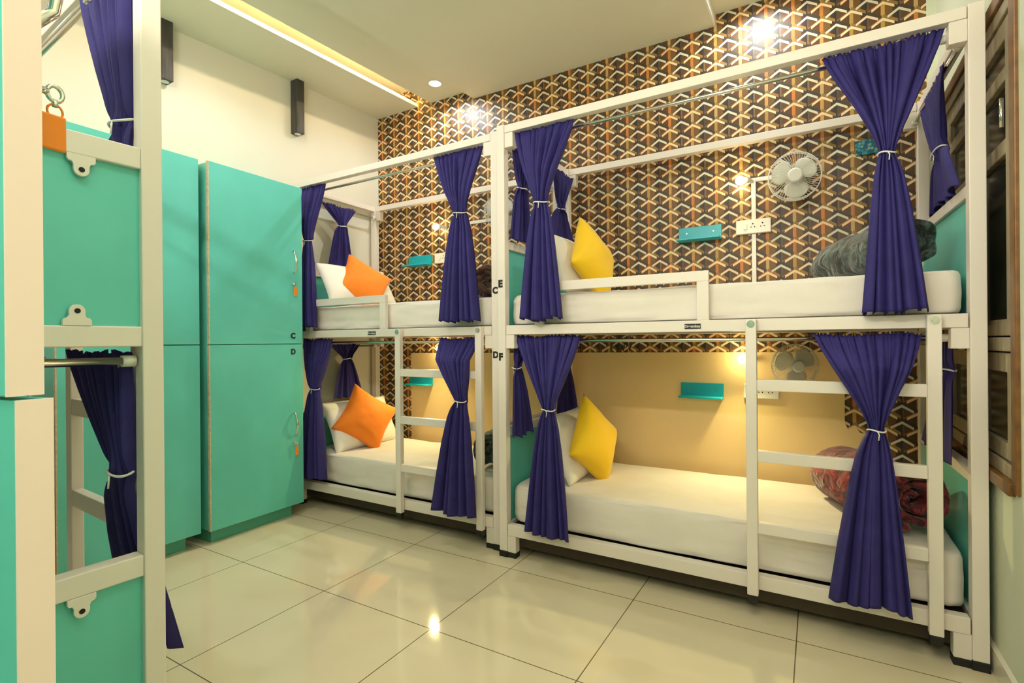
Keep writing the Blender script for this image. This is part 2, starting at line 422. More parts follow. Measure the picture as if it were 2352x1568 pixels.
# ------------------------------------------------------------------ window on the right wall
def window():
    r = bpy.data.objects.new('window_1', None); COL.objects.link(r); r['kind'] = 'structure'; r.location = (XR, 2.9, 1.6)
    o3 = (XR, 2.9, 1.6)
    def bb(mb, name, m, par=r, bev=.004):
        mb.v = [(v[0]-o3[0], v[1]-o3[1], v[2]-o3[2]) for v in mb.v]
        return mb.build(name, m, par, bev)
    f = MB()   # varnished jamb round the opening, slightly proud of the wall
    f.box(XR-.012, XR+.12, WY0-.055, WY0, WZ0-.03, WZ1+.05); f.box(XR-.012, XR+.12, WY1, WY1+.05, WZ0-.03, WZ1+.05)
    f.box(XR-.012, XR+.12, WY0, WY1, WZ1, WZ1+.05); f.box(XR-.02, XR+.12, WY0, WY1, WZ0-.045, WZ0)
    bb(f, 'jamb', M['jamb'])
    f = MB()
    f.box(XR+.0, XR+.08, WY0, WY0+.04, WZ0, WZ1); f.box(XR+.0, XR+.08, WY1-.04, WY1, WZ0, WZ1)
    f.box(XR+.0, XR+.08, WY0+.04, WY1-.04, WZ1-.05, WZ1); f.box(XR+.0, XR+.08, WY0+.04, WY1-.04, WZ0, WZ0+.05)
    f.box(XR+.0, XR+.08, WY0+.04, WY1-.04, 1.20, 1.25)
    bb(f, 'frame', M['wood'])
    ym = (WY0+WY1)/2
    for (a, c) in ((WY0+.045, ym-.004), (ym+.004, WY1-.045)):
        s = MB()
        for z0, z1 in ((.815, 1.195), (1.255, 2.375)):
            s.box(XR+.008, XR+.05, a, a+.075, z0, z1); s.box(XR+.008, XR+.05, c-.075, c, z0, z1)
            s.box(XR+.008, XR+.05, a+.075, c-.075, z0, z0+.06); s.box(XR+.008, XR+.05, a+.075, c-.075, z1-.07, z1)
        s.box(XR+.008, XR+.05, a+.075, c-.075, 1.90, 1.955); s.box(XR+.008, XR+.05, a+.075, c-.075, 2.16, 2.21)
        so = bb(s, 'sash', M['wood'])
        for z0, z1 in ((.87, 1.14), (1.31, 1.905), (1.95, 2.165), (2.205, 2.31)):
            bb(MB().box(XR+.026, XR+.03, a+.07, c-.07, z0, z1), 'pane', M['glass'], so, 0)
    h = MB(); h.tube([(XR-.012, WY0+.075, 1.98), (XR-.012, WY0+.075, 2.08)], .006, 8); bb(h, 'bolt', M['chrome'], r, 0)
    MB().box(XR+.19, XR+.2, WY0-.1, WY1+.1, WZ0-.1, WZ1+.1)
    n = MB(); n.box(XR+.17, XR+.18, WY0, WY1, WZ0, WZ1); bb(n, 'night_backdrop', M['night_void'], r, 0)  # dark sheet added behind the panes to stand for night outside
window()

# ------------------------------------------------------------------ sconces, small wall items
for (y, lab) in ((1.694, 'dark wooden box wall lamp nearer the camera, half hidden behind the white bunk post'),
                 (2.666, 'dark wooden box wall lamp high on the cream wall between lockers and patterned wall')):
    t = thing('wall_sconce', lab, 'wall lamp', (XL, y, 3.12), 0, 'dark wooden wall sconces')
    MB().box(0, .08, -.034, .034, -.21, .21).build('wooden_case', M['sconce'], t, .003)
    b = MB(); b.tube([(.04, 0, -.209), (.04, 0, -.2125)], .024, 20); b.build('lens', M['plastic'], t)
t = thing('wall_switch', 'small round white wall switch on the cream wall above the lockers', 'switch', (XL, 1.55, 2.86))
b = MB(); b.tube([(0,0,0),(.012,0,0)], .042, 24); b.build('plate', M['plastic'], t)
b = MB(); b.box(.012, .018, -.008, .008, -.012, .012); b.build('rocker', M['plastic'], t, .002)

def shelf(x0, z0, lab, grp='turquoise wall shelves', w=.27):
    t = thing('wall_shelf', lab, 'shelf', (x0, YB, z0), 0, grp)
    MB().box(0, w, -.012, 0, -.012, .085).build('back_plate', M['shelf'], t, .002)
    MB().box(0, w, -.10, -.012, -.012, 0).build('ledge', M['shelf'], t, .002)
    for x in (.05, w-.05):
        b = MB(); b.tube([(x, -.012, .045), (x, -.0135, .045)], .004, 8); b.build('screw', M['rod'], t)
shelf(-.795, 1.915, 'turquoise ledge shelf on the wallpaper beside the upper right bunk socket')
shelf(-.79, .88, 'turquoise ledge shelf on the cream wall inside the lower right bunk')
shelf(-3.20, 1.94, 'turquoise ledge shelf on the wallpaper in the upper left bunk')
shelf(-3.20, .875, 'turquoise ledge shelf behind the ladder in the lower left bunk')

def socket(x0, z0, lab, w=.20):
    t = thing('socket_board', lab, 'socket', (x0, YB, z0), 0, 'white switch and socket boards')
    MB().box(0, w, -.032, 0, 0, .088).build('box', M['plastic'], t, .004)
    MB().box(.045, .066, -.037, -.032, .026, .062).build('switch', M['plastic'], t, .002)
    for k in (0, 1):
        cx = .098+k*.055; b = MB()
        for dx, dz, r in ((0, .016, .0045), (-.010, -.004, .0035), (.010, -.004, .0035)):
            b.tube([(cx+dx, -.0322, .044+dz), (cx+dx, -.0335, .044+dz)], r, 8)
        b.build('socket_holes', M['hole'], t)
socket(-.437, 1.914, 'white switch and socket board on the wallpaper in the upper right bunk')
socket(-.40, .880, 'white switch and socket board behind the ladder of the right bunk')
socket(-2.882, 1.936, 'white switch and socket board in the upper left bunk, half behind the curtain')
def conduit(x, z0, z1, xb, lab, gap=None):
    t = MB(); y0, y1 = YB-.014, YB
    segs = [(z0, z1)] if not gap else [(z0, gap[0]), (gap[1], z1)]
    for a, c in segs: t.box(x-.013, x+.013, y0, y1, a, c)
    t.box(x+.013, xb, y0, y1, z1-.026, z1)
    o = t.build('cable_conduit', M['plastic'], None, .002)
    tag(o, lab, 'cable conduit', 'white cable conduits on the wall')
conduit(-.335, 1.54, 2.265, -.16, 'white cable conduit running up the wallpaper from mattress to right fan', (1.914, 2.002))
conduit(-2.72, 1.54, 2.265, -2.22, 'white cable conduit running up the wallpaper in the upper left bunk')

def lamp(x, z, lab, e, xs=1, yb=YB):
    t = thing('bulb_lamp', lab, 'bulb light', (x, yb, z), 0, 'small warm bedside bulb lamps')
    b = MB(); b.tube([(xs*.060, 0, 0), (xs*.060, -.02, 0), (xs*.056, -.045, 0), (xs*.046, -.058, 0)], .012, 10); b.build('arm', M['plastic'], t)
    b = MB(); b.tube([(xs*.052, -.058, 0), (xs*.022, -.068, 0)], [.017, .021], 16); b.build('holder', M['plastic'], t)
    b = MB(); c = Vector((0, -.075, 0)); r = .028
    b.grid(lambda u, v: (c.x+r*math.cos(2*PI*u)*math.sin(PI*v), c.y+r*math.sin(2*PI*u)*math.sin(PI*v), c.z+r*math.cos(PI*v)), 20, 12, cu=True)
    b.build('bulb', M['bulb'], t)
    light('bulb_glow', 'SPOT', (x+xs*-.012, yb-.16, z-.03), e*2.3, (1, .86, .40), .02, rot=(math.radians(-36), 0, 0), angle=math.radians(158), blend=.9)
    light('bulb_glow', 'POINT', (x, yb-.105, z), e*.12, (1, .84, .42), .03)
lamp(-.405, 2.243, 'glowing warm bulb left of the fan in the upper right bunk', 3.5)
lamp(-.40, 1.13, 'glowing warm bulb beside the fan in the lower right bunk', 12.5)
lamp(-2.83, 2.245, 'glowing warm bulb on the wallpaper in the upper left bunk', 3)
lamp(-2.80, 1.19, 'glowing warm bulb beside the hanging curtain in the lower left bunk', 13)

def fan(x, z, r, lab, aim, y=YB-.14):
    t = thing('wall_fan', lab, 'fan', (x, y, z), 0, 'small white wall fans')
    d = Vector(aim).normalized()
    q = d.to_track_quat('Y', 'Z').to_matrix()
    def T(p): return q @ Vector(p)       # local +Y of fan = facing direction
    def xf(mb): mb.v = [tuple(T(v)) for v in mb.v]; return mb
    c = MB()
    for rr, yy, th in ((r, 0, .0030), (r, -.02, .002), (r*.985, .028, .0018), (r*.28, .046, .002)):
        c.tube([(rr*math.cos(a*PI/24), yy, rr*math.sin(a*PI/24)) for a in range(48)], th, 5, closed=True)
    N = 54
    for k in range(N):
        a = 2*PI*k/N; tw = .22
        pts = []
        for f_, yy in ((.27, .046), (.62, .046), (.86, .040), (.98, .026), (1.0, 0), (.97, -.03), (.7, -.052), (.3, -.056)):
            aa = a+tw*(1-f_)
            pts.append((r*f_*math.cos(aa), yy, r*f_*math.sin(aa)))
        c.tube(pts, .0011, 3, cap=False)
    xf(c).build('cage', M['fan'], t)
    bl = MB()
    for k in range(3):
        a0 = k*2*PI/3+.4
        def P(u, v, a0=a0):
            rad = r*(.16+.74*v); wdt = (.55+.75*math.sin(PI*min(1, v*.75+.12)))
            a = a0+(u-.5)*wdt*1.35
            rr2 = rad*(1-.10*(2*u-1)**2*v)
            return (rr2*math.cos(a), .012*math.sin((u-.5)*2.4), rr2*math.sin(a))
        bl.grid(P, 9, 9)
    o = xf(bl).build('blades', M['fanblade'], t); md = o.modifiers.new('s', 'SOLIDIFY'); md.thickness = .002
    h = MB(); h.tube([(0, .049, 0), (0, .053, 0), (0, .056, 0)], [r*.28, r*.27, r*.21], 28); h.tube([(0, -.01, 0), (0, .03, 0)], r*.18, 20)
    xf(h).build('hub', M['fan'], t)
    mo = MB(); mo.tube([(0, -.05, 0), (0, -.055, 0), (0, -.10, 0), (0, -.11, 0)], [.02, .045, .042, .02], 20); xf(mo).build('motor', M['fan'], t)
    br = MB(); br.tube([(0, .02, -.04), (0, .08, -.06), (0, YB-y-.012, -.06)], .009, 8); br.box(-.025, .025, YB-y-.012, YB-y, -.11, -.01)
    br.build('wall_bracket', M['fan'], t)
fan(-.105, 2.20, .138, 'white wall fan on the wallpaper in the upper right bunk', (.12, -1, -.05))
fan(-.11, 1.095, .125, 'white wall fan behind the ladder in the lower right bunk', (.45, -1, -.05))
fan(-2.13, 2.27, .130, 'white wall fan in the upper left bunk behind the corner posts', (.25, -1, 0))

t = thing('key_hanger', 'small turquoise floral painted key hanger on the wallpaper near the right corner', 'key hanger', (.20, YB, 2.30))
MB().box(0, .12, -.014, 0, 0, .085).build('board', M['art'], t, .004)
for x in (.03, .09):
    b = MB(); b.tube([(x, -.012, .002), (x, -.022, -.008), (x, -.03, -.02), (x, -.036, -.008)], .0025, 6); b.build('hook', M['black'], t)
t = thing('hook_rack', 'black metal hook rack on the wallpaper strip in the lower right bunk', 'hook rack', (-1.29, YB, 1.215))
b = MB(); b.box(0, .17, -.006, 0, .03, .045)
b.build('bar', M['black'], t)
for x in (.02, .065, .11, .155):
    b = MB(); b.tube([(x, -.006, .037), (x, -.012, .0), (x, -.02, -.03), (x, -.035, -.038), (x, -.045, -.02), (x, -.046, -.008)], .0035, 6)
    b.build('hook', M['black'], t)
    b = MB(); b.tube([(x+.016*math.cos(a*PI/8), -.008, .058+.014*math.sin(a*PI/8)) for a in range(16)], .002, 5, closed=True); b.build('scroll', M['black'], t)

# ------------------------------------------------------------------ bunk beds
FR = M['frame']
def bunk(name, label, x0, x1, yf, yb, lad, grd, rot=0, skew=0., letters=(), plate=None, rev=False):
    """x0..x1 outer length, yf front face, yb back face, local floor z=0"""
    t = thing(name, label, 'bunk bed', ((x0+x1)/2, yf, 0), 0, 'white metal bunk beds')
    ox, oy = (x0+x1)/2, yf
    def B(nm, m, *boxes, bev=.003, par=None, fn=None):
        b = MB()
        for q in boxes: b.box(*q)
        b.v = [(v[0]-ox, v[1]-oy, v[2]) for v in b.v]
        if skew:
            b.v = [(v[0]-skew*max(0, v[1])/(yb-yf)*max(0, (v[0]+ox-x0)/(x1-x0)), v[1], v[2]) for v in b.v]
        return b.build(nm, m, par or t, bev)
    p = .050
    for (a, c) in ((x0, yf), (x1-p, yf), (x0, yb-p), (x1-p, yb-p)):
        B('post', FR, (a, a+p, c, c+p, .035, 2.505))
        B('foot_cap', M['black'], (a-.002, a+p+.002, c-.002, c+p+.002, 0, .035), bev=.002)
    for (c, nm) in ((yf+.002, 'f'), (yb-p+.002, 'b')):
        B('top_rail', FR, (x0+p+.002, x1-p-.002, c, c+.046, 2.455, 2.50))
        B('deck_rail', FR, (x0+p+.004, x1-p-.004, c, c+.046, 1.288, 1.342))
        B('lower_rail', FR, (x0+p+.004, x1-p-.004, c, c+.046, .127, .190))
        for a in (x0+p, x1-p-.055):
            B('corner_bracket', FR, (a, a+.055, c+.004, c+.05, 2.37, 2.455))
            B('corner_bracket', FR, (a, a+.055, c+.004, c+.05, 1.208, 1.288))
            B('corner_bracket', FR, (a, a+.055, c+.004, c+.05, .03, .127))
            B('foot_cap', M['black'], (a-.001, a+.056, c+.003, c+.051, 0, .03), bev=.002)
    for a in (x0+.004, x1-p+.004):
        for z0, z1 in ((2.455, 2.50), (1.79, 1.838), (1.288, 1.342), (.697, .747), (.127, .190)):
            B('end_rail', FR, (a, a+.042, yf+p, yb-p, z0, z1))
        for z0, z1 in ((1.342, 1.79), (.190, .697)):
            B('end_panel', M['teal'], (a+.015, a+.027, yf+p, yb-p, z0, z1), bev=0)
    B('bed_base', M['ply'], (x0+.05, x1-.05, yf+.05, yb-.05, 1.30, 1.325), bev=0)
    B('bed_base', M['ply'], (x0+.05, x1-.05, yf+.051, yb-.05, .056, .17), bev=0)  # dark plank edge, made near-black and deeper to add shade under the bunk
    # curtain rods, front and both ends, on both levels
    def rod(pts, r=.0095):
        b = MB(); b.tube([(q[0]-ox, q[1]-oy, q[2]) for q in pts], r, 12)
        o = b.build('curtain_rod', M['rod'], t)
        for q, w in ((pts[0], pts[1]), (pts[1], pts[0])):
            d = (Vector(w)-Vector(q)).normalized(); c = MB(); q2 = Vector(q)-Vector((ox, oy, 0))
            c.tube([q2, q2+d*.035], .0165, 14); c.build('rod_socket', M['plastic'], o)
    for zr in (2.418, 1.250):
        rod([(x0+p+.055, yf+.062, zr), (x1-p-.055, yf+.062, zr)])
        rod([(x0+.062, yf+p+.01, zr-.03), (x0+.062, yb-p-.01, zr-.03)], .008)
        e = skew*.9
        rod([(x1-.062, yf+p+.01, zr-.03), (x1-.062-e, yb-p-.01, zr-.03)], .008)
    # guard rail
    g0, g1 = grd
    B('guard_rail', FR, (g0, g1, yf+.002, yf+.030, 1.526, 1.576), (g1-.054, g1, yf+.002, yf+.030, 1.342, 1.526), (g0, g0+.05, yf+.002, yf+.030, 1.342, 1.526), bev=.002)
    # ladder
    l0, l1 = lad; lt = None
    b = MB()
    lad_parts = []
    for a in (l0, l1-.045):
        lp = B('ladder_post', FR, (a, a+.045, yf-.037, yf-.002, .112, 1.340)); 
        B('rubber_foot', M['black'], (a+.003, a+.042, yf-.035, yf-.004, .075, .112), bev=.002, par=None)
        bo = MB(); cx, cz = a+.0225-ox, 1.318
        bo.tube([(cx, -.037, cz), (cx, -.039, cz)], .0165, 20); bo.tube([(cx, -.039, cz), (cx, -.045, cz)], .009, 6)
        bo.build('bolt', M['chrome'], t)
    for zt in (1.072, .757, .440):
        B('rung', FR, (l0+.045, l1-.045, yf-.034, yf-.006, zt-.050, zt))
    if plate:
        xq = plate; B('name_plate', M['black'], (xq-.037, xq+.037, yf-.001, yf+.003, 1.302, 1.326), bev=.001)
        text_mesh('plate_lettering', 'Dreambay', .017, M['plate_text'], t, face_my(xq-ox, -.0025, 1.314), .0004)
    for (ch, x, z, s) in letters:
        text_mesh('bed_letter', ch, s, M['print'], t, face_my(x-ox, -.0012, z), .0006)
    return t
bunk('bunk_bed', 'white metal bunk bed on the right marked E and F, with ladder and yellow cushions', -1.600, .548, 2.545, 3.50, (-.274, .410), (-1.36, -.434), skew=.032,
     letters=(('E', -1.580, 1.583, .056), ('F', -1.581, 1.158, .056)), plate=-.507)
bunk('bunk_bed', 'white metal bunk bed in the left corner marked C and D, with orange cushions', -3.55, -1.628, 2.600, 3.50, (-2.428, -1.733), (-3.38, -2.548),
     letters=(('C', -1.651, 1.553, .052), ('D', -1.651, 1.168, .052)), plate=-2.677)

# the third bunk, seen end-on at the left
def bunk_ab():
    th = -math.radians(3.5)
    t = thing('bunk_bed', 'white metal bunk bed seen end-on at the left, with teal end panels', 'bunk bed', (-1.45, .687, 0), th, 'white metal bunk beds')
    L, D, p = 2.02, 1.0, .047
    def B(nm, m, *boxes, bev=.003, par=None):
        b = MB()
        for q in boxes: b.box(*q)
        return b.build(nm, m, par or t, bev)
    for a in (-p, -L):
        for c in (-p, -D):
            B('post', FR, (a, a+p, c, c+p, .035, 2.34)); B('foot_cap', M['black'], (a-.002, a+p+.002, c-.002, c+p+.002, 0, .035), bev=.002)
    for c in (-p+.003, -D+.003):
        for z0, z1 in ((2.29, 2.335), (1.244, 1.294), (.127, .190)):
            B('side_rail', FR, (-L+p, -p, c, c+.042, z0, z1))
    for a in (-p, -L):
        for z0, z1 in ((2.29, 2.335), (1.689, 1.742), (1.244, 1.294), (.669, .722), (.127, .190)):
            B('end_rail', FR, (a, a+.044, -D+p, -p, z0, z1))
        for z0, z1 in ((1.294, 1.689), (.190, .669)):
            B('end_panel', M['teal'], (a+.018, a+.030, -D+p, -p, z0, z1), bev=0)
    def tab(yc, z, s):     # scalloped fixing tab with a screw hole
        pr = [(-.027, 0), (-.027, .012), (-.024, .017), (-.018, .018), (-.015, .024), (-.015, .032)]
        arc = [(.015*math.cos(a), .034+.015*math.sin(a)) for a in [PI-.0+(-PI)*k/8 for k in range(9)]]
        pts = pr+arc+[(.015, .032), (.015, .024), (.018, .018), (.024, .017), (.027, .012), (.027, 0)]
        b = MB(); b.prism([(yc+q[0], z+s*q[1]) for q in pts], 'x', -.012, -.002)
        o = b.build('fixing_tab', FR, t, .001)
        h = MB(); h.tube([(-.0021, yc, z+s*.034), (-.0012, yc, z+s*.034)], .006, 14); h.build('screw_hole', M['hole'], o)
    tab(-.166, 1.689, -1); tab(-.176, 1.294, 1); tab(-.172, .669, -1)
    B('bed_base', M['linen'], (-L+.05, -.05, -D+.05, -.05, 1.25, 1.275), bev=0)
    B('bed_base', M['linen'], (-L+.05, -.05, -D+.05, -.05, .145, .17), bev=0)
    for a in (-.755, -.218):
        B('ladder_post', FR, (a, a+.048, .002, .037, .112, 1.29))
    for zt in (1.069, .763, .449): B('rung', FR, (-.707, -.218, .004, .034, zt-.055, zt))
    def rod(p0, p1, r=.0098):
        b = MB(); b.tube([p0, p1], r, 12); o = b.build('curtain_rod', M['rod'], t)
        for q, w in ((p0, p1), (p1, p0)):
            d = (Vector(w)-Vector(q)).normalized(); q = Vector(q); c = MB(); c.tube([q, q+d*.028], .0145, 14); c.build('rod_socket', M['plastic'], o)
    rod((-L+p, -.06, 2.215), (-p-.01, -.06, 2.215))
    rod((-.036, -D+p, 1.208), (-.036, -.052, 1.208))
    rod((-L+p, -.055, 1.196), (-p-.02, -.055, 1.196))
bunk_ab()

# ------------------------------------------------------------------ curtains
def interp(st, z):
    if z >= st[0][0]: return st[0][1:]
    if z <= st[-1][0]: return st[-1][1:]
    for a, b in zip(st, st[1:]):
        if b[0] <= z <= a[0]:
            f = (a[0]-z)/(a[0]-b[0]); return tuple(p+(q-p)*f for p, q in zip(a[1:], b[1:]))
def curtain(label, axis, st, nf, ztie, seed=0, group='navy blue bunk curtains', hem=.005, roll=False):
    rnd = random.Random(seed); ph = rnd.random()*6; ph2 = rnd.random()*6
    zt, zb = st[0][0], st[-1][0]
    nu, nv = nf*12+1, 74
    # vertical samples
    def P(u, v):
        z = zt+(zb-zt)*v
        s0, s1, d, amp = interp(st, z)
        uu = u+.035*math.sin(2*PI*u*2+ph)+.02*math.sin(2*PI*u*3.3+ph2)*(1 if v > 0 else 1)
        low = z < ztie
        n = nf*(.62 if low else 1)
        a = 2*PI*n*uu+(ph if not low else ph*1.0)
        g = math.sin(a)+.30*math.sin(1.9*a+ph2)+.35*math.sin(.47*a+ph2*2)
        top = math.exp(-(zt-z)/.045)
        dd = d+amp*g*(1-.45*top)+.006*top*math.sin(2*PI*nf*2.6*u+ph2)
        cen = (s0+s1)/2; 
        s = s0+(s1-s0)*u+amp*.35*math.cos(a)*min(1, abs(s1-s0)/.12)
        # gathered bundle at the tie is round
        k = math.exp(-((z-ztie)/.03)**2)
        dd += k*.012*math.cos(PI*(u-.5)*2)*-1
        zz = z
        if v < .001: zz += .006*math.sin(2*PI*nf*2.3*u+ph)
        bot = max(0, (v-.8)/.2)
        zz -= bot*hem*g+bot*hem*.9*math.sin(2*PI*u*1.1+ph2)
        zz += .004*math.sin(9*u+6*v+ph)
        return (s, dd, zz) if axis == 'x' else (dd, s, zz)
    s0, s1, d, amp = interp(st, zt)
    org = ((s0+s1)/2, d, zb) if axis == 'x' else (d, (s0+s1)/2, zb)
    t = thing('curtain', label, 'curtain', org, 0, group)
    b = MB(); b.grid(P, nu, nv)
    b.v = [(v[0]-org[0], v[1]-org[1], v[2]-org[2]) for v in b.v]
    o = b.build('drape', M['curtain'], t); md = o.modifiers.new('thickness', 'SOLIDIFY'); md.thickness = .0018; md.offset = 0
    s0, s1, d, amp = interp(st, ztie); cs = (s0+s1)/2; hw = abs(s1-s0)/2+.006; hd = amp*1.25+.012
    def tp(a, k=1.0):
        x, y = cs+hw*k*math.cos(a), d+hd*k*math.sin(a)
        z = ztie+.004*math.sin(a*2)
        v = (x, y, z) if axis == 'x' else (y, x, z)
        return (v[0]-org[0], v[1]-org[1], v[2]-org[2])
    c = MB(); c.tube([tp(a*PI/14) for a in range(28)], .0032, 6, closed=True)
    e = Vector(tp(-PI/2)); c.tube([e, e+Vector((.006, -.004, -.012)), e+Vector((.004, -.005, -.035))], .0022, 6)
    c.build('tie_cord', M['tie'], t)
    return t
def full(st): return st
def cx(label, top, tie, bot, nf, seed, axis='x', amp=(.011, .023, .013, .032), gap=None, midk=.50):
    """top/tie/bot = (z, s0, s1, depth)"""
    zt, a0, a1, d0 = top; zi, b0, b1, d1 = tie; zb, c0, c1, d2 = bot
    def L(p, q, f): return p+(q-p)*f
    st = [(zt, a0, a1, d0, amp[0])]
    for f, sh in ((.15, .13), (.35, .35), (.6, .64), (.8, .86), (.93, .97)):
        dd = L(d0, d1, min(1, f*1.6) if gap is None else min(1, f*gap))
        st.append((L(zt, zi, f), L(a0, b0, sh), L(a1, b1, sh), dd, L(amp[0], amp[1], min(1, f*2)) if f < .7 else L(amp[1], amp[2], (f-.7)/.3)))
    st.append((zi, b0, b1, d1, amp[2]))
    for f, sh in ((.05, .14), (.14, .30), (.35, .50), (.65, .74)):
        st.append((L(zi, zb, f), L(b0, c0, sh), L(b1, c1, sh), L(d1, d2, f), L(amp[2], amp[3], min(1, f*2.2))))
    st.append((zb, c0, c1, d2, amp[3]))
    return curtain(label, axis, st, nf, zi, seed)
# right bunk, front
cx('navy curtain tied at the front left of the upper right bunk, above letter E', (2.458, -1.505, -1.122, 2.59), (2.012, -1.343, -1.273, 2.53), (1.365, -1.415, -1.170, 2.50), 9, 1)
cx('large navy curtain tied back at the front right of the upper right bunk', (2.452, .030, .434, 2.59), (1.985, .222, .270, 2.53), (1.350, .158, .362, 2.497), 10, 2)
cx('navy curtain tied at the front left of the lower right bunk, beside letter F', (1.279, -1.510, -1.098, 2.594), (.872, -1.303, -1.236, 2.53), (.195, -1.400, -1.125, 2.49), 9, 3, gap=1.1)
cx('navy curtain tied back across the ladder of the lower right bunk', (1.268, -.012, .362, 2.590), (.890, .176, .224, 2.462), (.200, .046, .306, 2.442), 10, 4, gap=3.0)
# right bunk, ends
cx('short navy curtain on the upper right bunk end, nearest the E post', (2.40, 2.60, 2.84, -1.525), (2.165, 2.665, 2.755, -1.525), (1.85, 2.595, 2.81, -1.525), 6, 5, axis='y', amp=(.008, .012, .010, .016))
cx('short navy curtain at the far corner above the upper yellow cushion', (2.40, 3.07, 3.40, -1.49), (2.14, 3.14, 3.22, -1.49), (1.93, 3.00, 3.39, -1.49), 6, 6, axis='y', amp=(.008, .012, .010, .016))
cx('short navy curtain in the upper right bunk end beside the window', (2.395, 2.78, 3.32, .466), (2.06, 2.80, 3.00, .470), (1.845, 2.63, 3.26, .488), 8, 7, axis='y', amp=(.008, .014, .012, .016))
cx('navy curtain at the left end of the lower right bunk behind the letter F', (1.235, 2.60, 2.80, -1.525), (1.092, 2.60, 2.665, -1.525), (.69, 2.575, 2.83, -1.525), 6, 8, axis='y', amp=(.008, .010, .009, .016))
cx('dark navy curtain behind the pillow at the head of the lower right bunk', (1.235, 3.10, 3.42, -1.495), (1.09, 3.20, 3.28, -1.495), (.73, 3.10, 3.43, -1.49), 6, 9, axis='y', amp=(.008, .010, .009, .016))
cx('dark navy curtain in the right end of the lower right bunk beside the window', (1.235, 2.62, 3.02, .46), (1.12, 2.66, 2.76, .46), (.755, 2.60, 3.16, .45), 7, 10, axis='y', amp=(.010, .012, .010, .018))
# left bunk
cx('navy curtain of the upper left corner bunk, partly behind the locker', (2.458, -3.46, -3.190, 2.64), (2.028, -3.386, -3.310, 2.60), (1.372, -3.40, -3.218, 2.57), 7, 11)
cx('navy curtain tied back at the front right of the upper left bunk', (2.458, -2.150, -1.757, 2.645), (2.048, -1.952, -1.872, 2.60), (1.372, -2.030, -1.752, 2.557), 9, 12)
cx('navy curtain of the lower left corner bunk, partly behind the locker', (1.279, -3.46, -3.135, 2.645), (.900, -3.330, -3.240, 2.60), (.235, -3.40, -3.125, 2.565), 8, 13, gap=1.1)
cx('navy curtain tied back across the ladder of the lower left bunk', (1.270, -2.106, -1.795, 2.645), (.890, -1.893, -1.820, 2.515), (.205, -2.06, -1.748, 2.497), 8, 14, gap=3.0)
cx('short navy curtain on the cream wall above the upper orange cushion', (2.40, 2.83, 3.19, -3.465), (2.235, 2.995, 3.075, -3.465), (1.87, 2.89, 3.14, -3.465), 7, 15, axis='y', amp=(.008, .010, .009, .014))
cx('short dark navy curtain right behind the lower orange cushion', (1.235, 2.90, 3.22, -3.465), (1.113, 3.035, 3.115, -3.465), (.78, 2.935, 3.27, -3.465), 7, 16, axis='y', amp=(.008, .010, .009, .014))
# left bunk in the foreground
cx('navy curtain tied back inside the upper level of the nearest left bunk', (2.24, -1.80, -1.51, .645), (1.825, -1.610, -1.505, .645), (1.33, -1.70, -1.50, .640), 7, 17, amp=(.010, .014, .010, .014))
cx('very dark navy curtain in the lower level of the nearest left bunk', (1.228, -1.865, -1.515, .630), (.920, -1.590, -1.512, .630), (.37, -1.87, -1.585, .785), 8, 18, amp=(.010, .014, .010, .018))
cx('navy curtain bunched on the end rod of the nearest left bunk beside the open door', (1.226, .30, .462, -1.487), (.98, .33, .39, -1.487), (.66, .30, .44, -1.487), 4, 19, axis='y', amp=(.006, .008, .006, .010))

